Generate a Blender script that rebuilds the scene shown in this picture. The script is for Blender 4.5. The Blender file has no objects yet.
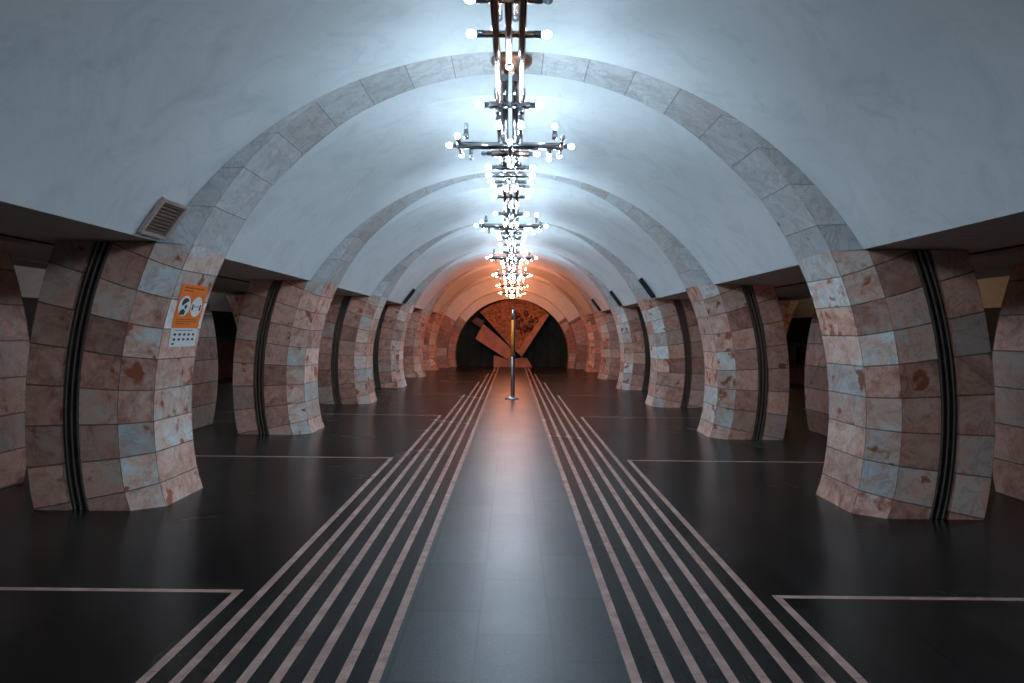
import bpy, math, random
from mathutils import Matrix, Vector
random.seed(4)
C = bpy.context.scene.collection
H = 1.6                      # eye height; hall dimensions below are multiples of it
F = 683.0
CZ = .54 * H                 # height of the centre of the tunnel section
AX, AZ = 2.01 * H, 2.095 * H  # rib ellipse half axes
VR, VC = 2.279 * H, .261 * H # plaster vault circle
LZ = 1.476 * H               # underside of the vault / lintel height
PITCH = 4.45
Y0 = 6.53                    # first rib centre
NB = 6
HB, HC = .54, .365           # half lengths of a pylon: outer (B) and rib face (C)
TUN = 5.75 * H                # distance between tunnel axes
YA,YE=-7., 32.0

# ------------------------------------------------------------------ helpers
class MB:
    def __init__(s): s.v=[]; s.f=[]; s.uv=[]; s.m=[]; s.sm=[]
    def vert(s,*p): s.v.append(tuple(p)); return len(s.v)-1
    def face(s, idx, uv=None, m=0, smooth=False):
        s.f.append(tuple(idx)); s.uv.append(uv or [(0,0)]*len(idx)); s.m.append(m); s.sm.append(smooth)
    def quad(s, pts, uv=None, m=0):
        s.face([s.vert(*p) for p in pts], uv, m)
    def grid(s, P, UV=None, m=0, smooth=True, flip=False):
        n, k = len(P), len(P[0])
        base = len(s.v)
        for r in P:
            for p in r: s.v.append(tuple(p))
        for i in range(n-1):
            for j in range(k-1):
                ij=[(i,j),(i+1,j),(i+1,j+1),(i,j+1)]
                if flip: ij.reverse()
                s.face([base+a*k+b for a,b in ij], [UV[a][b] for a,b in ij] if UV else None, m, smooth)
    def box(s, x0,x1,y0,y1,z0,z1, m=0, M=None):
        ps=[(x,y,z) for z in (z0,z1) for y in (y0,y1) for x in (x0,x1)]
        if M: ps=[tuple(M@Vector(p)) for p in ps]
        b=len(s.v); s.v+=ps
        for q in ((0,2,3,1),(4,5,7,6),(0,1,5,4),(2,6,7,3),(0,4,6,2),(1,3,7,5)):
            s.face([b+i for i in q],None,m)
    def tube(s, a, b, r0, r1=None, n=12, m=0, caps=True):
        a,b=Vector(a),Vector(b); r1=r0 if r1 is None else r1
        d=(b-a).normalized(); u=d.orthogonal().normalized(); w=d.cross(u)
        i0=len(s.v)
        for p,r in ((a,r0),(b,r1)):
            for k in range(n):
                t=2*math.pi*k/n; s.v.append(tuple(p+u*r*math.cos(t)+w*r*math.sin(t)))
        for k in range(n):
            k2=(k+1)%n; s.face([i0+k,i0+k2,i0+n+k2,i0+n+k],None,m,True)
        if caps:
            s.face([i0+k for k in reversed(range(n))],None,m); s.face([i0+n+k for k in range(n)],None,m)
    def lathe(s, prof, n=24, m=0, org=(0,0,0)):
        P=[[(org[0]+r*math.cos(2*math.pi*k/n),org[1]+r*math.sin(2*math.pi*k/n),org[2]+z) for k in range(n+1)] for r,z in prof]
        s.grid(P,None,m,True,True)
    def sphere(s, c, r, nu=10, nv=7, m=0, sc=(1,1,1)):
        P=[]
        for i in range(nv+1):
            t=math.pi*i/nv
            P.append([(c[0]+sc[0]*r*math.sin(t)*math.cos(2*math.pi*k/nu),c[1]+sc[1]*r*math.sin(t)*math.sin(2*math.pi*k/nu),c[2]+sc[2]*r*math.cos(t)) for k in range(nu+1)])
        s.grid(P,None,m,True)
    def mesh(s, name, mats):
        me=bpy.data.meshes.new(name); me.from_pydata(s.v,[],s.f)
        for m in mats: me.materials.append(m)
        l=me.uv_layers.new(name='UVMap')
        i=0
        for p,uv,m,sm in zip(me.polygons,s.uv,s.m,s.sm):
            p.material_index=m; p.use_smooth=sm
            for k in range(len(uv)): l.data[i].uv=uv[k]; i+=1
        me.validate(); me.update()
        return me
    def build(s, name, mats, parent=None, loc=(0,0,0)):
        return link(name, s.mesh(name, mats if isinstance(mats,(list,tuple)) else [mats]), parent, loc)

def link(name, me, parent=None, loc=(0,0,0)):
    o=bpy.data.objects.new(name, me); C.objects.link(o); o.location=loc
    if parent: o.parent=parent
    return o
def thing(name, label, cat, loc=(0,0,0), group=None):
    o=bpy.data.objects.new(name,None); C.objects.link(o); o.location=loc; o.empty_display_size=.1
    return tag(o,label,cat,group)
def tag(o,label,cat,group=None):
    o['label']=label; o['category']=cat
    if group: o['group']=group
    return o
def struct(o): o['kind']='structure'; return o
def dup(root, loc, label, group=None, swap=None):
    def cp(o,parent):
        c=o.copy(); C.objects.link(c); c.parent=parent
        if swap and o.data in swap: c.data=swap[o.data]
        for ch in list(o.children): cp(ch,c)
        return c
    r=cp(root,None); r.location=loc; r['label']=label
    if group: r['group']=group
    return r

# ------------------------------------------------------------------ materials
class NT:
    def __init__(s,name):
        s.mat=bpy.data.materials.new(name); s.mat.use_nodes=True; s.t=s.mat.node_tree
        s.b=s.t.nodes['Principled BSDF']
    def n(s,t,**kw):
        o=s.t.nodes.new(t)
        for k,v in kw.items(): setattr(o,k,v)
        return o
    def put(s,sock,v):
        if hasattr(v,'is_output') or isinstance(v,bpy.types.NodeSocket): s.t.links.new(v,sock)
        else: sock.default_value=v
    def math(s,op,a,b=None,c=None,clamp=False):
        o=s.n('ShaderNodeMath',operation=op,use_clamp=clamp)
        for i,v in enumerate((a,b,c)):
            if v is not None: s.put(o.inputs[i],v)
        return o.outputs[0]
    def noise(s,vec,scale,detail=4,rough=.55,dist=0,w=None):
        o=s.n('ShaderNodeTexNoise')
        if w is not None: o.noise_dimensions='4D'; s.put(o.inputs['W'],w)
        if vec is not None: s.put(o.inputs['Vector'],vec)
        o.inputs['Scale'].default_value=scale; o.inputs['Detail'].default_value=detail
        o.inputs['Roughness'].default_value=rough; o.inputs['Distortion'].default_value=dist
        return o.outputs['Fac']
    def ramp(s,fac,stops,interp='LINEAR'):
        o=s.n('ShaderNodeValToRGB'); s.put(o.inputs[0],fac); cr=o.color_ramp; cr.interpolation=interp
        while len(cr.elements)<len(stops): cr.elements.new(.5)
        for e,(p,c) in zip(cr.elements,stops): e.position=p; e.color=(*c,1) if len(c)==3 else c
        return o.outputs[0]
    def mix(s,fac,a,b,mode='MIX'):
        o=s.n('ShaderNodeMix',data_type='RGBA',blend_type=mode)
        s.put(o.inputs[0],fac); s.put(o.inputs[6],a if not isinstance(a,tuple) else (*a,1)); s.put(o.inputs[7],b if not isinstance(b,tuple) else (*b,1))
        return o.outputs[2]
    def step(s,v,lo,hi):
        o=s.n('ShaderNodeMapRange'); s.put(o.inputs[0],v); o.inputs[1].default_value=lo; o.inputs[2].default_value=hi
        return o.outputs[0]
    def bump(s,hgt,strength=.3,dist=.01):
        o=s.n('ShaderNodeBump'); o.inputs['Strength'].default_value=strength; o.inputs['Distance'].default_value=dist
        s.put(o.inputs['Height'],hgt); s.put(s.b.inputs['Normal'],o.outputs[0])
    def out(s,col=None,rough=None,metal=None,spec=None):
        if col is not None: s.put(s.b.inputs['Base Color'],(*col,1) if isinstance(col,tuple) else col)
        if rough is not None: s.put(s.b.inputs['Roughness'],rough)
        if metal is not None: s.put(s.b.inputs['Metallic'],metal)
        if spec is not None: s.put(s.b.inputs['Specular IOR Level'],spec)
        return s.mat
    def pos(s): return s.n('ShaderNodeNewGeometry').outputs['Position']
    def obj(s): return s.n('ShaderNodeTexCoord').outputs['Object']
    def uv(s): return s.n('ShaderNodeTexCoord').outputs['UV']
    def rnd(s): return s.n('ShaderNodeObjectInfo').outputs['Random']

def simple(name,col,rough=.5,metal=0.,noise=.12,scale=9):
    t=NT(name); nz=t.noise(t.obj(),scale)
    c=t.ramp(nz,[(.25,tuple(x*(1-noise) for x in col)),(.75,tuple(min(1,x*(1+noise)) for x in col))])
    return t.out(c,rough,metal)

def stone(name, tones, spots=.62, joint=.027, jd=.7, var=1.):
    t=NT(name)
    sep=t.n('ShaderNodeSeparateXYZ'); t.put(sep.inputs[0],t.uv()); u,v=sep.outputs[0],sep.outputs[1]
    rn=t.rnd(); seed=t.math('MULTIPLY',rn,57.0)
    fu,fv=t.math('FLOOR',u),t.math('FLOOR',v)
    cmb=t.n('ShaderNodeCombineXYZ'); t.put(cmb.inputs[0],fu); t.put(cmb.inputs[1],fv); t.put(cmb.inputs[2],t.math('FLOOR',seed))
    wn=t.n('ShaderNodeTexWhiteNoise',noise_dimensions='3D'); t.put(wn.inputs['Vector'],cmb.outputs[0])
    tile=wn.outputs['Value']; tcol=wn.outputs['Color']
    sc=t.n('ShaderNodeSeparateColor'); t.put(sc.inputs[0],tcol)
    shift=t.n('ShaderNodeVectorMath',operation='MULTIPLY_ADD'); t.put(shift.inputs[0],tcol); shift.inputs[1].default_value=(9,9,9); t.put(shift.inputs[2],t.obj())
    vec=shift.outputs[0]
    n1=t.noise(vec,4.2,8,.68,1.1,seed); n2=t.noise(vec,13,6,.65,.5,seed)
    k=t.math('ADD',t.math('MULTIPLY',tile,.62),t.math('MULTIPLY',t.math('SUBTRACT',n1,.5),2.3))
    k=t.math('ADD',k,.25)
    base=t.ramp(k,tones)
    base=t.mix(t.math('MULTIPLY',t.step(n2,.4,.72),.42),base,(.66,.57,.52))
    vein=t.math('ABSOLUTE',t.math('SUBTRACT',t.noise(vec,2.3,7,.65,1.6,seed),.5))
    base=t.mix(t.math('MULTIPLY',t.step(vein,.03,.0),.3),base,(.16,.09,.07))
    base=t.mix(t.math('MULTIPLY',t.step(t.noise(vec,26,3,.6,0,seed),.62,.74),.4),base,(.2,.11,.08))
    # natural rust-red inclusions, only in some tiles
    sp=t.noise(vec,5.0,3,.5,.25,seed)
    m=t.math('MULTIPLY',t.step(sp,spots-.02,spots+.035),t.math('GREATER_THAN',sc.outputs[1],.35))
    base=t.mix(t.math('MULTIPLY',m,.9),base,(.36,.075,.018))
    bri=t.math('ADD',1-.28*var,t.math('MULTIPLY',sc.outputs[2],.5*var))
    hsv=t.n('ShaderNodeHueSaturation'); t.put(hsv.inputs['Color'],base); t.put(hsv.inputs['Value'],bri)
    base=hsv.outputs[0]
    # joints
    du=t.math('MINIMUM',t.math('FRACT',u),t.math('SUBTRACT',1.0,t.math('FRACT',u)))
    dv=t.math('MINIMUM',t.math('FRACT',v),t.math('SUBTRACT',1.0,t.math('FRACT',v)))
    wob=t.math('MULTIPLY',t.math('SUBTRACT',t.noise(t.obj(),14,2),.5),.02)
    ju=t.step(t.math('ADD',du,wob),joint*.45,joint*.2); jv=t.step(t.math('ADD',dv,wob),joint,joint*.45)
    j=t.math('MAXIMUM',ju,jv)
    col=t.mix(t.math('MULTIPLY',j,jd),base,(.05,.035,.03))
    t.bump(t.math('SUBTRACT',t.math('MULTIPLY',n2,.15),j),.5,.012)
    return t.out(col,t.math('ADD',.34,t.math('MULTIPLY',n2,.25)),None,.4)

M={}
RED=[(.0,(.21,.085,.06)),(.3,(.36,.165,.12)),(.52,(.45,.25,.19)),(.72,(.5,.36,.31)),(.9,(.52,.5,.5)),(1,(.56,.57,.58))]
DRK=[(.0,(.44,.15,.095)),(.3,(.74,.32,.22)),(.55,(.86,.45,.33)),(.8,(.88,.55,.43)),(1,(.8,.63,.56))]  # side-face tiles: redder stone, with missing light put into the tones
GRY=[(.0,(.4,.34,.33)),(.25,(.46,.445,.445)),(.45,(.49,.5,.505)),(.7,(.53,.55,.56)),(1,(.62,.64,.66))]
PAL=[(.0,(.38,.14,.09)),(.22,(.62,.28,.195)),(.45,(.74,.43,.33)),(.65,(.78,.57,.49)),(.82,(.72,.68,.67)),(1,(.78,.8,.82))]
M['stone_side']=stone('stone_side',DRK,.66)
M['stone_hall']=stone('stone_hall',PAL,.6)
M['stone_rib']=stone('stone_rib',GRY,.7,.018,.4,.45)
M['stone_end']=stone('stone_end',RED,.7)

def plaster():
    t=NT('white_plaster'); p=t.pos()
    a=t.noise(p,.7,5,.6,.6); b=t.noise(p,4,6,.65,.3); c=t.noise(p,1.6,7,.7,1.5)
    col=t.ramp(a,[(.3,(.74,.77,.785)),(.65,(.83,.845,.85))])
    col=t.mix(t.math('MULTIPLY',t.step(c,.5,.72),.5),col,(.55,.6,.63))
    st=t.noise(p,2.6,9,.72,2.2); col=t.mix(t.math('MULTIPLY',t.step(st,.57,.7),.35),col,(.5,.56,.59))
    col=t.mix(t.math('MULTIPLY',t.step(b,.6,.8),.2),col,(.8,.8,.79))
    t.bump(t.math('ADD',a,t.math('MULTIPLY',b,.3)),.35,.03)
    return t.out(col,.6,None,.25)
M['plaster']=plaster()
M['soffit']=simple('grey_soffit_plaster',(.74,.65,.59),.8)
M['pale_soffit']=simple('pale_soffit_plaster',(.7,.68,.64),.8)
M['recess_shade']=simple('recess_shade_plaster',(.1,.095,.09),.85)  # plaster of the recess, with the shade of the gap in its colour
M['channel']=simple('dark_channel_metal',(.018,.019,.02),.45,.3)
M['bar']=simple('ribbed_bronze_bar',(.2,.17,.14),.3,.95)
M['chrome']=simple('polished_tube_metal',(.5,.5,.51),.22,1.,.12)
M['copper']=simple('copper_tube_metal',(.55,.36,.29),.25,1.,.12)
M['rosette']=simple('brown_copper',(.36,.16,.09),.38,.8,.25)
M['socket']=simple('lamp_socket_metal',(.16,.17,.18),.35,.8)
M['orange_paint']=simple('orange_sleeve_paint',(.9,.26,.015),.45)
M['steel']=simple('brushed_steel',(.42,.43,.44),.3,1.)
M['black']=simple('black_metal',(.012,.012,.013),.4,.2)
M['vent_frame']=simple('pinkish_vent_paint',(.47,.34,.31),.55)
M['vent_slat']=simple('brown_vent_slats',(.2,.12,.095),.5)
M['paper_orange']=simple('orange_print',(1.,.19,.006),.5,0,.04)
M['paper_white']=simple('white_print',(.78,.78,.76),.5,0,.04)
M['ink']=simple('navy_ink',(.015,.025,.05),.5,0,.04)
M['ink_brown']=simple('brown_ink',(.2,.06,.01),.5,0,.04)
M['pit']=simple('track_pit_black',(.012,.012,.012),.9)
M['endwall']=None
def endwall():
    t=NT('dark_green_marble'); p=t.pos(); sep=t.n('ShaderNodeSeparateXYZ'); t.put(sep.inputs[0],p)
    n=t.noise(p,2,7,.65,1.4)
    col=t.ramp(n,[(.3,(.012,.026,.028)),(.6,(.022,.042,.044)),(.8,(.04,.062,.063))])
    fx=t.math('FRACT',t.math('MULTIPLY',t.math('ADD',sep.outputs[0],.2),1/.62))
    d=t.math('MINIMUM',fx,t.math('SUBTRACT',1.,fx))
    col=t.mix(t.math('LESS_THAN',d,.02),col,(.004,.006,.006))
    return t.out(col,.75,None,.15)
M['endwall']=endwall()
def trackwall():
    t=NT('track_wall_stone'); p=t.pos(); sep=t.n('ShaderNodeSeparateXYZ'); t.put(sep.inputs[0],p)
    n=t.noise(p,1.4,6,.6,.8); z=sep.outputs[2]
    col=t.ramp(n,[(.3,(.12,.06,.045)),(.7,(.24,.13,.1))])
    fx=t.math('FRACT',t.math('MULTIPLY',sep.outputs[1],1/1.1)); d=t.math('MINIMUM',fx,t.math('SUBTRACT',1.,fx))
    col=t.mix(t.math('LESS_THAN',d,.012),col,(.02,.015,.01))
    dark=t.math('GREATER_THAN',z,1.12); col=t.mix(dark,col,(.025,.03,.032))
    band=t.math('LESS_THAN',t.math('ABSOLUTE',t.math('SUBTRACT',z,1.2)),.07); col=t.mix(band,col,(.03,.14,.15))
    return t.out(col,.5)
M['trackwall']=trackwall()
def bronze_relief():
    t=NT('carved_copper_relief'); p=t.obj()
    n=t.noise(p,3.2,7,.65,1.2); k=t.noise(p,11,5,.6,.5)
    col=t.ramp(t.math('ADD',t.math('MULTIPLY',n,.5),t.math('MULTIPLY',k,.5)),[(.38,(.16,.06,.03)),(.48,(.5,.24,.13)),(.62,(.72,.42,.26))])
    t.bump(t.math('ADD',n,t.math('MULTIPLY',k,.7)),1.,.2)
    return t.out(col,.42,.35)
M['relief']=bronze_relief()
M['relief_dark']=simple('dark_carved_copper',(.1,.045,.028),.45,.35,.4,12)
M['relief_side']=simple('smooth_copper_sheet',(.4,.19,.115),.5,.2,.35,3)
def glow(name,col,st):
    t=NT(name); t.out((.9,.9,.9),.3)
    t.b.inputs['Emission Color'].default_value=(*col,1); t.b.inputs['Emission Strength'].default_value=st
    return t.mat
BULB=155.
M['bulb_cool']=glow('lit_bulb_cool',(.62,.83,1.0),BULB)
M['bulb_warm']=glow('lit_bulb_warm',(1.0,.31,.13),BULB*.95)
def offglass():
    t=NT('unlit_bulb_glass'); t.out((.6,.72,.78),.12,0.); t.b.inputs['Transmission Weight'].default_value=.55; return t.mat
M['bulb_off']=offglass()

def floor_mat():
    t=NT('dark_granite_with_inlaid_stripes'); p=t.pos(); sep=t.n('ShaderNodeSeparateXYZ'); t.put(sep.inputs[0],p)
    x,y=sep.outputs[0],sep.outputs[1]
    ax=t.math('ABSOLUTE',t.math('ADD',x,.0))
    P0,DP,HW=.376*H,.0935*H,.0155*H
    YL=4.18
    m=t.math('CEIL',t.math('DIVIDE',t.math('SUBTRACT',y,YL+HW),PITCH))
    nmax=t.math('SUBTRACT',7.0,m)
    q=t.math('DIVIDE',t.math('SUBTRACT',ax,P0),DP); n=t.math('ROUND',q)
    on=t.math('LESS_THAN',t.math('ABSOLUTE',t.math('SUBTRACT',q,n)),HW/DP)
    on=t.math('MULTIPLY',on,t.math('GREATER_THAN',n,-.5))
    on=t.math('MULTIPLY',on,t.math('LESS_THAN',n,t.math('ADD',nmax,.5)))
    # transverse lines, one per bay, starting at the corner of the stripe that ends there
    yy=t.math('DIVIDE',t.math('SUBTRACT',y,YL),PITCH); k=t.math('ROUND',yy)
    tr=t.math('LESS_THAN',t.math('ABSOLUTE',t.math('SUBTRACT',yy,k)),HW*.95/PITCH)
    cx=t.math('ADD',P0-HW,t.math('MULTIPLY',t.math('SUBTRACT',7.0,k),DP))
    tr=t.math('MULTIPLY',tr,t.math('GREATER_THAN',ax,cx)); tr=t.math('MULTIPLY',tr,t.math('LESS_THAN',ax,3.2*H))
    line=t.math('MAXIMUM',on,tr)
    # slabs
    lane=t.math('LESS_THAN',ax,P0-HW)
    r1=t.noise(p,1.1,5,.6,.5); r2=t.noise(p,60,3,.7); r3=t.noise(p,6,5,.6,.6)
    colid=t.math('FLOOR',t.math('DIVIDE',t.math('ADD',x,.137*H+4*.235*H),.245*H))
    off=t.math('MULTIPLY',t.math('FRACT',t.math('MULTIPLY',colid,.37)),.8)
    yr=t.math('DIVIDE',t.math('ADD',y,off),.8); fy=t.math('FRACT',yr)
    dx=t.math('FRACT',t.math('DIVIDE',t.math('ADD',x,.137*H+4*.235*H),.245*H))
    jx=t.math('LESS_THAN',t.math('MINIMUM',dx,t.math('SUBTRACT',1.,dx)),.017)
    jy=t.math('LESS_THAN',t.math('MINIMUM',fy,t.math('SUBTRACT',1.,fy)),.01)
    jt=t.math('MAXIMUM',jx,jy)
    c3=t.n('ShaderNodeCombineXYZ'); t.put(c3.inputs[0],colid); t.put(c3.inputs[1],t.math('FLOOR',yr))
    wn=t.n('ShaderNodeTexWhiteNoise',noise_dimensions='2D'); t.put(wn.inputs['Vector'],c3.outputs[0]); sl=wn.outputs['Value']
    dark=t.ramp(r3,[(.3,(.010,.0095,.0095)),(.7,(.02,.0185,.018))])
    lanec=t.ramp(r3,[(.3,(.014,.018,.021)),(.7,(.025,.03,.034))])
    base=t.mix(lane,dark,lanec)
    hs=t.n('ShaderNodeHueSaturation'); t.put(hs.inputs['Color'],base); t.put(hs.inputs['Value'],t.math('ADD',.6,t.math('MULTIPLY',sl,.7)))
    base=t.mix(t.math('MULTIPLY',t.step(r2,.52,.68),t.math('ADD',.14,t.math('MULTIPLY',lane,.36))),hs.outputs[0],(.09,.1,.105))
    base=t.mix(t.math('MULTIPLY',jt,.9),base,(.006,.006,.007))
    brk=t.math('LESS_THAN',t.math('FRACT',t.math('ADD',t.math('DIVIDE',y,.52),t.math('MULTIPLY',n,.41))),.012)
    marble=t.ramp(t.noise(p,7,6,.6,.8),[(.3,(.36,.2,.17)),(.6,(.54,.34,.295)),(.8,(.62,.46,.41))])
    marble=t.mix(t.math('MULTIPLY',brk,.6),marble,(.1,.06,.05))
    col=t.mix(line,base,marble)
    rough=t.math('ADD',t.math('ADD',.21,t.math('MULTIPLY',lane,.12)),t.math('MULTIPLY',r1,.1))
    t.bump(r3,.015,.004)
    return t.out(col,rough,None,t.math('ADD',.13,t.math('MULTIPLY',lane,.17)))
M['floor']=floor_mat()

# ------------------------------------------------------------------ tunnel section curves
def ell(da, z):              # x on the ellipse enlarged by da, at height z
    s=(z-CZ)/(AZ+da); return (AX+da)*math.sqrt(max(0,1-s*s))
DB, DA = .14*H, .65*H        # pylon corner B (towards the hall) and A (outer)
def phi(da,z): return math.asin((z-CZ)/(AZ+da))
TH=.168*H/(AX)               # angular height of a pylon tile row

# ------------------------------------------------------------------ pylons
NR=20
def col_pts(da, y, sgn):     # a vertical line of the pylon, floor to soffit
    a0,a1=phi(da,0.0),phi(da,LZ); out=[]
    for i in range(NR+1):
        a=a0+(a1-a0)*i/NR
        x=(AX+da)*math.cos(a); z=CZ+(AZ+da)*math.sin(a)
        if z<.16: x-=.016*(1-z/.16)*(1 if da<DB+.05 else .3)   # slight flare of the foot
        out.append(((sgn*x,y,z),(a/TH)+.35))
    return out
S0,S1=.37*H-.018,.37*H+.145  # channel recess: offsets from the rib ellipse (r = 2.37h .. 2.46h)
S0,S1=.355*H,.455*H
def pylon_meshes(sgn):
    body=MB(); body_seq=[]
    def strip(c0,c1,m,u,div=1):
        (d0,y0),(d1,y1)=c0,c1
        cols=[]
        for k in range(div+1):
            f=k/div; cols.append((col_pts(d0+(d1-d0)*f,y0+(y1-y0)*f,sgn),u+f))
        P=[[c[0][i][0] for c in cols] for i in range(NR+1)]
        UV=[[(min(max(c[1],u+.001),u+.999) if False else c[1],c[0][i][1]) for c in cols] for i in range(NR+1)]
        body.grid(P,UV,m,False)
    rec=.05
    seqn=[((DA,HB),(DA,-HB),0,0),
          ((DA,-HB),(S1,-HB),0,2),((S1,-HB),(S1,-HB+rec),0,3),((S0,-HB+rec),(S0,-HB),0,3),((S0,-HB),(DB,-HB),0,4),
          ((DB,-HB),(0,-HC),1,5),((0,-HC),(0,HC),1,6),((0,HC),(DB,HB),1,7),
          ((DB,HB),(S0,HB),0,8),((S0,HB),(S0,HB-rec),0,9),((S1,HB-rec),(S1,HB),0,9),((S1,HB),(DA,HB),0,10)]
    for a,b,m,u in seqn: strip(a,b,m,u)
    # joints only at real corners: each strip owns whole tile columns; the outer end is two columns
    cl=body.mesh('stone_cladding',[M['stone_side'],M['stone_hall']])
    chs=[]
    for s in (-1,1):
        y=s*(HB-rec)
        b=MB(); cols=[col_pts(S0,y,sgn),col_pts(S1,y,sgn)]
        b.grid([[cols[0][i][0],cols[1][i][0]] for i in range(NR+1)],None,0,False)
        bars=[]
        for k in range(3):
            d=S0+(S1-S0)*(.18+.32*k); r=.024
            path=[p for p,_ in col_pts(d,s*(HB-rec+.018),sgn)]
            bm=MB(); P=[]
            for i,p in enumerate(path):
                q=Vector(path[min(i+1,NR)])-Vector(path[max(i-1,0)]); q.normalize()
                nx=Vector((q.z,0,-q.x)); ny=Vector((0,1,0))
                Q=[Vector(p)+nx*r*math.cos(t)+ny*r*math.sin(t) for t in [2*math.pi*j/8 for j in range(9)]]
                P.append([(v.x,v.y,min(max(v.z,0),LZ)) for v in Q])
            bm.grid(P,None,0,True)
            bars.append(bm.mesh('bar',[M['bar']]))
        chs.append((b.mesh('cable_channel',[M['channel']]),bars))
    return cl,chs
PY={s:pylon_meshes(s) for s in (-1,1)}
def make_pylon(sgn, x, y, label, group):
    t=thing('pylon',label,'pylon',(x,y,0),group)
    cl,chs=PY[sgn]
    link('stone_cladding',cl,t)
    for c,bars in chs:
        co=link('cable_channel',c,t)
        for b in bars: link('channel_bar',b,co)
    return t
ords=['nearest','second','third','fourth','fifth','sixth']
GL,GR='pylons of the row with the orange notice','pylons of the row facing the notice'
for k in range(NB):
    y=Y0+PITCH*k
    if k==0:
        a='massive curved pylon clad in reddish stone, bearing the orange notice and under the wall vent'
        b='massive curved pylon of rust-spotted pale tiles, standing bare opposite the orange notice'
    else:
        a=f'curved red stone pylon, {ords[k]} from the camera in the row with the orange notice'
        b=f'curved red stone pylon, {ords[k]} from the camera in the row without a notice'
    make_pylon(-1,0,y,a,GL); make_pylon(1,0,y,b,GR)
for k in range(3):
    y=Y0+PITCH*k
    make_pylon(1,-TUN,y,f'shadowed platform pylon standing behind the {ords[k]} pylon of the notice row','shadowed pylons along the platform beyond the notice row')
    make_pylon(-1,TUN,y,f'shadowed platform pylon standing behind the {ords[k]} pylon of the bare row','shadowed pylons along the platform beyond the bare row')

# ------------------------------------------------------------------ ribs
VA=math.asin((LZ-VC)/VR); RA=phi(0,LZ)
def vault_pt(f,y,dr=0): a=VA+(math.pi-2*VA)*f; return ((VR+dr)*math.cos(a),y,VC+(VR+dr)*math.sin(a))
def rib_pt(f,y,dr=0):
    a=RA+(math.pi-2*RA)*f; return ((AX+dr)*math.cos(a),y,CZ+(AZ+dr)*math.sin(a))
def rib_mesh():
    b=MB(); n=96; L=AX*(math.pi-2*RA)/(.27*H)
    secs=[(vault_pt,-HB),(rib_pt,-HC),(rib_pt,HC),(vault_pt,HB)]
    for s in range(2):
        (f0,y0),(f1,y1)=secs[s],secs[s+1]
        P=[[f0(i/n,y0),f1(i/n,y1)] for i in range(n+1)]
        UV=[[(s,i/n*L+.4),(s+1,i/n*L+.4)] for i in range(n+1)]
        b.grid(P,UV,0,False,True)
    # the far flank: marble at its foot, tapering away into plaster towards the crown
    rows=[(rib_pt(i/n,HC),vault_pt(i/n,HB)) for i in range(n+1)]
    def cut(i):
        f=min(i,n-i)/n; g=max(0.,min(1.,1-(f-.02)/.26)); return max(.001,g*g*(3-2*g))
    mid=[tuple(Vector(a).lerp(Vector(c),cut(i))) for i,(a,c) in enumerate(rows)]
    b.grid([[rows[i][0],mid[i]] for i in range(n+1)],[[(2,i/n*L+.4),(2+cut(i)*.98,i/n*L+.4)] for i in range(n+1)],0,True,True)
    b.grid([[mid[i],rows[i][1]] for i in range(n+1)],None,1,True,True)
    return b.mesh('arch_rib',[M['stone_rib'],M['plaster']])
RIB=rib_mesh()
for k in range(NB):
    o=link('arch_rib',RIB,None,(0,Y0+PITCH*k,0))
    tag(o,['pale grey marble rib arching over the hall from the pylon with the orange notice','marble rib arching over the hall from the second pair of pylons','marble rib arching over the hall from the third pair of pylons','marble rib arching over the hall from the fourth pair of pylons','orange-lit rib arching over the hall from the fifth pair of pylons','orange-lit rib arching over the hall from the sixth pair of pylons'][k],'arch rib','marble ribs crossing the vault')

# ------------------------------------------------------------------ vaults, soffits
def vault(x,y0,y1,name='ceiling'):
    b=MB(); n=72
    ny=max(2,int((y1-y0)/.6))
    P=[[(lambda p:(p[0]+x,p[1],p[2]))(vault_pt(i/n,y0+(y1-y0)*j/ny)) for j in range(ny+1)] for i in range(n+1)]
    b.grid(P,None,0,True,True)
    Q=[[(lambda p:(p[0]+x,p[1],p[2]))(vault_pt(i/n,y0+(y1-y0)*j/ny,.1)) for j in range(ny+1)] for i in range(n+1)]
    b.grid(Q,None,0,True)
    return struct(b.build(name,M['plaster']))
G_=.002
vault(0,YA,Y0-HB-G_)
for k in range(NB-1): vault(0,Y0+PITCH*k+HB+G_,Y0+PITCH*(k+1)-HB-G_)
YP=30.3
vault(0,Y0+PITCH*(NB-1)+HB+G_,YP)
XV=VR*math.cos(VA)
for s in (-1,1):
    b=MB(); x0,x1=s*(XV-.0),s*2.62*H
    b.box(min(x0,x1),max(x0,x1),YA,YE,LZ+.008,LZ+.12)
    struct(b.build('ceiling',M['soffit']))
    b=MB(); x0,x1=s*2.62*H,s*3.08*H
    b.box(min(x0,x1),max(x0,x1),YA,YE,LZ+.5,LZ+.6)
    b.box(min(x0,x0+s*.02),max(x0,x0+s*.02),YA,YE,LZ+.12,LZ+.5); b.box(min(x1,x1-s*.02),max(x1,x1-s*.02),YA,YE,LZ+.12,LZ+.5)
    struct(b.build('ceiling',M['recess_shade']))
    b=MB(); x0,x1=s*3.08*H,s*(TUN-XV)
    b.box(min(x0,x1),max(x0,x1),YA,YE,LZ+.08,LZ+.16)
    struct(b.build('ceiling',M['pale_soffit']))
    vault(s*TUN,YA,YE)
    # track side wall and pit
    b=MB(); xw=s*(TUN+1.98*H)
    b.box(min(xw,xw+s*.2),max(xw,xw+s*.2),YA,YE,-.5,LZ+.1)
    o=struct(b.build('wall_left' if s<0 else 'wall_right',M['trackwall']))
    b=MB(); xa,xb=s*(TUN-.45*H),xw
    b.box(min(xa,xb),max(xa,xb),YA,YE,-1.0,-.5)
    struct(b.build('floor',M['pit']))
b=MB(); xe=TUN-.45*H
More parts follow.
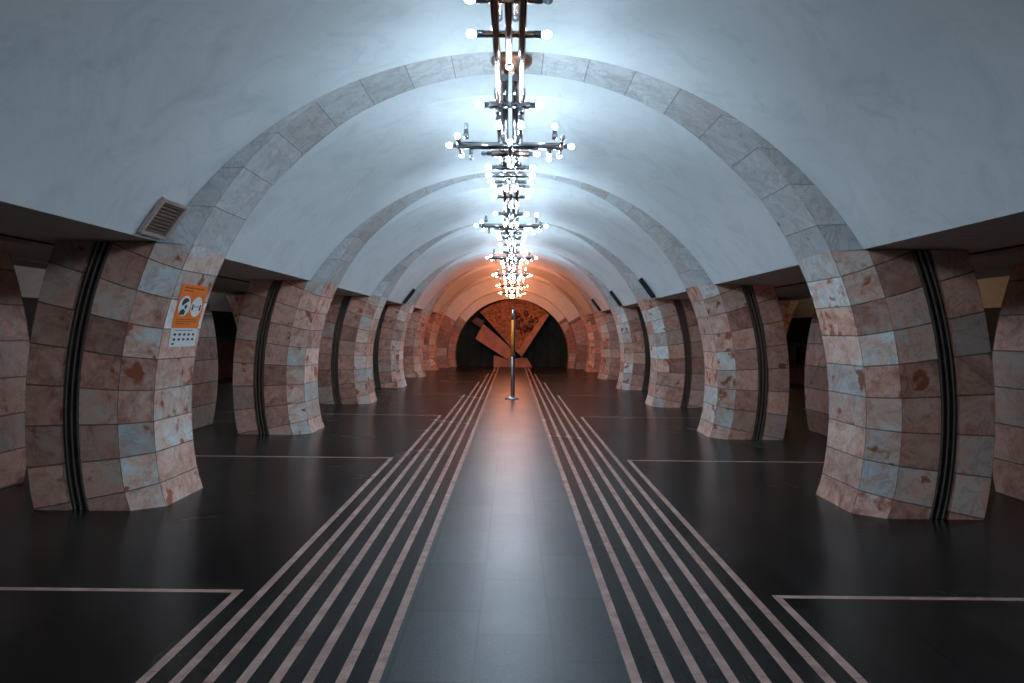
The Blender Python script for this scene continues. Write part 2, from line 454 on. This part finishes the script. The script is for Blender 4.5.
b.box(-xe,xe,YA,YE+.2,-1.0,0); struct(b.build('floor',M['floor']))
# end walls
b=MB(); b.box(-TUN-2.2*H,TUN+2.2*H,YE,YE+.2,0,2.9*H); struct(b.build('wall_back',M['endwall']))
# end portal, a stepped stone arch
def portal(y0,y1,a_in,b_in,c_in,name,outer=2.35*H,m='stone_end'):
    b=MB(); n=72; t0=math.asin(-c_in/b_in)
    def pi(f,y,k=1.): t=t0+(math.pi-2*t0)*f; return (a_in*k*math.cos(t),y,c_in+b_in*k*math.sin(t))
    def po(f,y): t=t0+(math.pi-2*t0)*f; return (outer*math.cos(t),y,max(0,c_in+outer*math.sin(t)))
    L=a_in*(math.pi-2*t0)/.34
    b.grid([[po(i/n,y0),pi(i/n,y0)] for i in range(n+1)],[[(0,i/n*L),(1,i/n*L)] for i in range(n+1)],0,False,True)
    b.grid([[pi(i/n,y0),pi(i/n,y1)] for i in range(n+1)],[[(1,i/n*L),(2,i/n*L)] for i in range(n+1)],0,False,True)
    b.grid([[pi(i/n,y1),po(i/n,y1)] for i in range(n+1)],[[(2,i/n*L),(3,i/n*L)] for i in range(n+1)],0,False,True)
    for i,f in enumerate(b.f):
        if sum(b.v[q][2] for q in f)/4>LZ: b.m[i]=1
    return struct(b.build(name,[M[m],M['plaster']]))
portal(YP,YP+.6,1.80*H,1.78*H,.42*H,'trim_1')
portal(YP+.6,YP+1.1,1.60*H,1.60*H,.36*H,'trim_2')

# ------------------------------------------------------------------ vents
def make_vent(sgn,yc,w,label,shaded=False):
    # sits on the vault just above its lower edge
    a0=VA+.012; a1=VA+.155; a1=VA+.108 if not shaded else VA+.15
    t=thing('vent_grille',label,'vent',(0,yc,0),'vents at the foot of the vault')
    def P(a,y,dr): x=(VR-dr)*math.cos(a); return (sgn*x,y,VC+(VR-dr)*math.sin(a))
    def slab(b,a0,a1,y0,y1,d0,d1):
        q=[P(a,y,d) for d in (d0,d1) for y in (y0,y1) for a in (a0,a1)]
        i=len(b.v); b.v+=q
        for f in ((0,2,3,1),(4,5,7,6),(0,1,5,4),(2,6,7,3),(0,4,6,2),(1,3,7,5)): b.face([i+j for j in f])
    e=.028; ea=e/VR; dp=.035 if not shaded else .07
    f=MB(); slab(f,a0,a1,-w/2,-w/2+e,.003,dp); slab(f,a0,a1,w/2-e,w/2,.003,dp); slab(f,a0,a0+ea,-w/2+e,w/2-e,.003,dp); slab(f,a1-ea,a1,-w/2+e,w/2-e,.003,dp)
    f.build('frame',M['vent_frame' if not shaded else 'black'],t)  # far grilles blackened whole to show the shade between their slats
    g=MB(); slab(g,a0+ea,a1-ea,-w/2+e,w/2-e,.003,.006); g.build('backing',M['black'],t)
    ns=9
    for k in range(ns):
        c=a0+ea+(a1-a0-2*ea)*(k+.5)/ns; h=(a1-a0-2*ea)/ns*.33
        s=MB(); slab(s,c-h,c+h,-w/2+e,w/2-e,.008,.026); s.build('slat',M['vent_slat' if not shaded else 'black'],t)
make_vent(-1,5.775,.40,'brown slatted vent grille in a pinkish frame above the orange notice pylon')
make_vent(1,Y0+PITCH*2-.8,.2,'shade-darkened vent at the vault foot before the third pylon of the bare row',True)
make_vent(1,Y0+PITCH*3-.8,.2,'shade-darkened vent at the vault foot before the fourth pylon of the bare row',True)
make_vent(1,Y0+PITCH*4-.8,.2,'shade-darkened vent at the vault foot before the fifth pylon of the bare row',True)
make_vent(-1,Y0+PITCH*3-.8,.2,'shade-darkened vent at the vault foot before the fourth pylon of the notice row',True)

# ------------------------------------------------------------------ notice
def notice():
    t=thing('notice_poster','orange and white health notice stuck on a pylon face','poster',(0,0,0))
    Z1,Z0,ZM=1.262*H,.895*H,1.005*H
    Ya,Yb=6.28,6.80
    SK=.0
    def P(u,v,lift):     # u across (0..1 into the hall depth), v height 0..1
        z=Z0+(Z1-Z0)*v; x=ell(0,z)-.004-lift
        return (-x,Ya+(Yb-Ya)*u+.03*(1-v),z)
    def patch(b,u0,u1,v0,v1,l,n=8,m=0):
        f=[[P(u0+(u1-u0)*j/2,v0+(v1-v0)*i/n,l) for j in range(3)] for i in range(n+1)]
        g=[[P(u0+(u1-u0)*j/2,v0+(v1-v0)*i/n,l-.0015) for j in range(3)] for i in range(n+1)]
        b.grid(f,None,m,False,True); b.grid(g,None,m,False)
    def disc(b,cu,cv,ru,rv,l,n=28,a0=0,a1=2*math.pi):
        c=b.vert(*P(cu,cv,l)); r=[b.vert(*P(cu+ru*math.cos(a0+(a1-a0)*k/n),cv+rv*math.sin(a0+(a1-a0)*k/n),l)) for k in range(n+1)]
        for k in range(n): b.face([c,r[k],r[k+1]])
    vm=(ZM-Z0)/(Z1-Z0)
    b=MB(); patch(b,0,1,vm,1,.002); b.build('orange_sheet',M['paper_orange'],t)
    b=MB(); patch(b,0,1,0,vm,.002,4); b.build('white_strip',M['paper_white'],t)
    for cu in (.27,.73):
        b=MB(); disc(b,cu,.655,.215,.165,.0035); d=b.build('white_disc',M['paper_white'],t)
        k=MB()
        if cu<.5:   # masked head in profile over dark shoulders
            disc(k,cu+.01,.70,.13,.085,.0045,20,math.pi*.15,math.pi*1.2)
            disc(k,cu+.05,.645,.05,.035,.0045); disc(k,cu-.03,.55,.1,.055,.0045,16,0,math.pi); patch(k,cu-.13,cu+.05,.515,.55,.0045,2)
        else:       # two small heads kept apart by a double arrow
            for sx in (-1,1):
                disc(k,cu+sx*.145,.675,.03,.022,.0045); disc(k,cu+sx*.145,.625,.035,.035,.0045,16)
            patch(k,cu-.08,cu+.08,.652,.66,.0045,1)
            for sx in (-1,1):
                i=[k.vert(*P(cu+sx*.1,.656,.0045)),k.vert(*P(cu+sx*.06,.672,.0045)),k.vert(*P(cu+sx*.06,.64,.0045))]; k.face(i)
        k.build('pictogram',M['ink'],d)
    # printed lines, too small to read in the photograph
    b=MB(); rr=random.Random(2)
    for v,u0,u1,h in ((.945,.1,.86,.018),(.9,.1,.46,.018),(.44,.1,.9,.012),(.405,.1,.88,.012),(.37,.1,.62,.012)):
        u=u0
        while u<u1:
            w=rr.uniform(.05,.13); patch(b,u,min(u+w,u1),v-h/2,v+h/2,.0035,1); u+=w+.02
    b.build('printed_lines',M['ink_brown'],t)
    b=MB()
    for r in range(2):
        for c in range(5): disc(b,.15+.175*c,vm*(.66-.27*r),.05,.022,.0035,12)
    patch(b,.1,.8,vm*.87,vm*.9,.0035,1); patch(b,.07,.17,vm*.12,vm*.2,.0035,1)
    b.build('icon_rows',M['ink'],t)
notice()

# ------------------------------------------------------------------ chandeliers
def bulb_meshes():
    def mk(mat):
        b=MB(); b.lathe([(0.001,.056),(.01,.054),(.018,.046),(.0215,.035),(.0205,.024),(.015,.012),(.011,0.)],10); return b.mesh('bulb',[mat])
    s=MB(); s.lathe([(.0,-.04),(.018,-.04),(.02,-.03),(.02,.0),(.016,.005),(.0,.005)],12)
    return mk(M['bulb_cool']),mk(M['bulb_warm']),mk(M['bulb_off']),s.mesh('socket',[M['socket']])
BC,BW,BO,SOCK=bulb_meshes()
def orient(o,p,d):
    q=Vector((0,0,1)).rotation_difference(Vector(d).normalized()); o.rotation_mode='QUATERNION'; o.rotation_quaternion=q; o.location=p
SP=-1.56/1.6*H+.585*H        # spine height relative to rib crown (crown 2.61h, spine about 2.01h)
ZC=CZ+AZ
SZ=(1+1.0125)*H-ZC
CX=-.022
def make_chandelier(y,label,group):
    t=thing('chandelier',label,'chandelier',(CX,y,ZC),group)
    cy=-.6                      # the big cross stands a little before the rib
    b=MB(); b.lathe([(.0,-.11),(.07,-.115),(.1,-.105),(.115,-.07),(.17,-.06),(.195,-.04),(.195,-.014),(.0,-.014)],32); b.build('rosette',M['rosette'],t)
    for x in (-.05,.05):
        b=MB(); b.tube((x,0,-.09),(x,0,SZ+.05),.024); b.build('stem',M['chrome'],t)
    rr=random.Random(11)
    def tube(a,bb,r=.02,m='chrome',ends='ll',sock=True):
        mb=MB(); mb.tube(a,bb,r,n=12); o=mb.build('tube',M[m],t)
        A,B=Vector(a),Vector(bb); d=(B-A).normalized()
        for e,p,dd in ((ends[0],A,-d),(ends[1],B,d)):
            if e=='.': continue
            s=link('socket',SOCK,o); orient(s,p+dd*.038,dd)
            l=link('bulb',BC if e=='l' else BO,o); orient(l,p+dd*.04,dd)
        return o
    z=SZ
    # long spine tubes
    for x in (-.072,.072):
        tube((x,cy-2.72,z),(x,cy-1.14,z),.021,'copper','.o')
        tube((x*1.15,cy-1.25,z+.035),(x*1.15,cy+.9,z+.035),.027,'chrome','..')
        tube((x*.8,cy+.55,z+.03),(x*.8,cy+1.55,z+.03),.02,'chrome','.l')
    for x in (-.04,.04):
        tube((x,cy-1.35,z+.09),(x,cy+.75,z+.09),.026,'chrome','..')
    tube((0,cy-2.72,z-.05),(0,cy-1.98,z-.05),.02,'copper','.l')
    tube((0,cy-.16,z-.03),(0,cy+.5,z-.03),.022,'chrome','ll')
    for x in (-.055,.035): tube((x,cy-2.72,z+.085),(x,cy-2.3,z+.085),.02,'copper','.o')
    # short crossing arms
    tube((-.135,cy-2.22,z),(.135,cy-2.22,z),.019,'copper','ll')
    tube((-.13,cy-2.44,z+.08),(.13,cy-2.44,z+.08),.019,'copper','lo')
    tube((-.145,cy-1.06,z),(.145,cy-1.06,z),.026,'chrome','ll')
    for x in (-.08,.08): tube((x,cy-1.1,z-.03),(x,cy-1.1,z-.085),.017,'chrome','.l')
    # the big cross
    tube((-.46,cy,z),(.46,cy,z),.032,'chrome','ll')
    for s in (-1,1):
        tube((s*.44,cy-.16,z+.01),(s*.44,cy+.17,z-.015),.017,'chrome' if s<0 else 'copper','ll' if s<0 else 'ol')
        tube((s*.385,cy,z+.06),(s*.385,cy,z+.1),.026,'chrome','.o' if s<0 else '.l')
        tube((s*.34,cy+.05,z),(s*.34,cy+.05,z-.02),.017,'chrome','.o' if s<0 else '.l')
    tube((-.17,cy+.22,z-.01),(.17,cy+.22,z-.01),.028,'copper','ol')
    # clusters behind it
    tube((-.15,cy+.82,z+.01),(.15,cy+.82,z+.01),.024,'chrome','ll')
    tube((-.15,cy+.94,z-.04),(.15,cy+.94,z-.04),.024,'chrome','ll')
    tube((-.14,cy+1.42,z),(.14,cy+1.42,z),.018,'chrome','ll')
    for x in (-.055,.055):
        tube((x,cy+1.36,z-.0),(x,cy+1.3,z-.05),.018,'chrome','.l'); tube((x*.8,cy+1.2,z-.0),(x*.8,cy+1.2,z-.05),.018,'chrome','.l')
    return t
GC='tube and bulb chandeliers along the vault'
ch=make_chandelier(Y0,'chrome tube chandelier with big bulb-tipped cross hanging from the nearest rib',GC)
lab=['','tube chandelier of white bulbs hanging from the second rib','tube chandelier of white bulbs hanging from the third rib','tube chandelier of white bulbs hanging from the fourth rib','tube chandelier of pinkish bulbs hanging from the fifth rib','tube chandelier of pinkish bulbs hanging from the last rib before the sculpture']
front=[o for o in ch.children_recursive if o.data and o.data==BC]
for k in range(1,NB):
    dup(ch,(CX,Y0+PITCH*k,ZC),lab[k],GC,{BC:BW} if k>=4 else None)

M['bulb_dim']=glow('lit_bulb_dim',(.62,.83,1.0),BULB*.32)
BD=BC.copy(); BD.materials[0]=M['bulb_dim']
bpy.context.view_layer.update()
for o in front:
    if o.matrix_world.translation.y<4.6: o.data=BD
# ------------------------------------------------------------------ pole in the aisle
t=thing('marker_pole','slim upright pole with an orange sleeve standing in the centre aisle','pole',(0.014,16.43,0))
b=MB(); b.lathe([(0,.0),(.17,.0),(.17,.02),(.12,.045),(.05,.06),(.0,.06)],28); b.build('base',M['steel'],t)
b=MB(); b.tube((0,0,.05),(0,0,1.03),.027,n=20); b.build('shaft',M['steel'],t)
b=MB(); b.tube((0,0,1.03),(0,0,1.9),.032,n=20); b.build('orange_sleeve',M['orange_paint'],t)
b=MB(); b.tube((0,0,1.9),(0,0,2.16),.026,n=20); b.build('top_tube',M['steel'],t)
b=MB(); b.lathe([(.026,0),(.03,.01),(.022,.05),(.0,.06)],16,0,(0,0,2.16)); b.build('cap',M['black'],t)
b=MB(); b.box(.033,.068,-.02,.04,.05,2.05); b.build('shade_strip',M['black'],t)  # black strip stands in for the shade along the pole's side

# ------------------------------------------------------------------ end sculpture
def ext(b,poly,y0,y1,m=0,ms=None):
    n=len(poly); f=[b.vert(x,y0,z) for x,z in poly]; k=[b.vert(x,y1,z) for x,z in poly]
    b.face(f,None,m); b.face(list(reversed(k)),None,m)
    for i in range(n): b.face([f[i],k[i],k[(i+1)%n],f[(i+1)%n]],None,m if ms is None else ms)
def S(px,py):   # crop pixels of the end wall -> metres
    X=(450+px/5.692-512.4)/34.6*H; Z=H-((290+py/5.692)-332.5)/34.6*H
    return X,Z
t=thing('wall_sculpture','orange-lit fan-shaped copper relief in tilted slabs before the dark end wall','sculpture',(.014,YE-.45,0))
arc=[(170,128),(205,102),(245,82),(290,66),(350,55),(400,58),(450,70),(500,92),(535,115),(560,140)]
poly=[S(*p) for p in arc]+[S(408,378),S(340,315)]
b=MB(); ext(b,poly,-.25,.28,0,1); fan=b.build('fan_slab',[M['relief'],M['relief_side']],t)
# raised edge board down the straight side
b=MB(); ext(b,[S(560,140),S(408,378),S(385,350),S(520,150)],-.36,-.25); b.build('edge_board',M['relief_side'],t)
b=MB(); rr=random.Random(8)
cx,cz=S(440,190)
for k in range(26):
    px,py=rr.uniform(372,520),rr.uniform(110,250)
    if py>150+ (560-px)*1.1: continue
    x,z=S(px,py); r=rr.uniform(.05,.13)
    o=MB(); o.sphere((x,-.27,z),r,12,8,0,(1,.8,rr.uniform(.8,1.6))); o.build('carved_figure',M['relief_dark'],t)
rr=random.Random(3)
for k in range(20):
    px,py=rr.uniform(215,350),rr.uniform(90,240)
    if py>128+(px-170)*1.0: continue
    x,z=S(px,py)
    o=MB(); o.sphere((x,-.255,z),rr.uniform(.06,.15),10,7,0,(1.3,.25,.8)); o.build('carved_boulder',M['relief'],t)
b=MB(); ext(b,[S(188,195),S(335,318),S(372,352),S(352,402),S(330,396),S(145,280)],-.1,.3,0,1); b.build('lower_slab',[M['relief_side'],M['relief']],t)
b=MB(); ext(b,[S(120,182),S(150,158),S(196,178),S(172,214)],.0,.3); b.build('rear_slab',M['relief_dark'],t)
b=MB(); ext(b,[S(250,372),S(345,400),S(410,382),S(440,388),S(466,432),(S(466,432)[0],.0),(S(250,437)[0],.0)],-.02,.35); b.build('pedestal',M['relief_side'],t)

# ------------------------------------------------------------------ frame on the track wall
t=thing('advertising_frame','black framed panel on the stone track wall seen through the right-hand passage','panel',(TUN+1.98*H,28.9,0))
b=MB(); b.box(-.03,-.002,-.85,.85,.35,1.08); b.build('panel',M['black'],t)
b=MB()
for y0,y1,z0,z1 in ((-.9,-.85,.3,1.1),(.85,.9,.3,1.1),(-.85,.85,.3,.35),(-.85,.85,1.08,1.1)): b.box(-.05,-.002,y0,y1,z0,z1)
b.build('frame',M['steel'],t)

# ------------------------------------------------------------------ light
def lamp(kind,name,loc,energy,col,size=.2,rot=None):
    l=bpy.data.lights.new(name,kind); l.energy=energy; l.color=col
    if kind=='POINT': l.shadow_soft_size=size
    o=bpy.data.objects.new(name,l); C.objects.link(o); o.location=loc
    if rot: o.rotation_euler=rot
    o['kind']='helper'
    return o
for s in (-1,1):
    for y in (7.6,12.,18.,25.):
        lamp('POINT','platform_light',(s*(TUN+.3),y,1.3*H),14,(1.,.6,.32) if s>0 else (.95,.86,.8),.2)
# unseen fill lights added behind the viewpoint to brighten the near pylon faces
for y in (-4.6,-2.2):
    lamp('POINT','hall_fill',(0,y,3.2),95,(.66,.84,1.),.25)
w=bpy.data.worlds.new('World'); bpy.context.scene.world=w; w.use_nodes=True
w.node_tree.nodes['Background'].inputs[0].default_value=(.35,.5,.62,1); w.node_tree.nodes['Background'].inputs[1].default_value=.03

# ------------------------------------------------------------------ camera
cd=bpy.data.cameras.new('Camera'); cam=bpy.data.objects.new('Camera',cd); C.objects.link(cam)
cd.sensor_width=36; cd.lens=36*F/1024; cd.shift_x=-.5/1024; cd.shift_y=-9.0/1024
cam.matrix_world=Matrix.Translation((.014,0,H))@Matrix.Rotation(math.pi/2,4,'X')@Matrix.Rotation(.0105,4,'Z')
sc=bpy.context.scene; sc.camera=cam
vs=sc.view_settings; sc.display_settings.display_device='sRGB'; vs.view_transform='Standard'; vs.look='None'; vs.gamma=1; vs.use_curve_mapping=False; vs.exposure=.55
cy=sc.cycles
cy.use_denoising=True; cy.max_bounces=8; cy.diffuse_bounces=4; cy.glossy_bounces=4; cy.sample_clamp_indirect=4.; cy.sample_clamp_direct=0; cy.use_light_tree=True
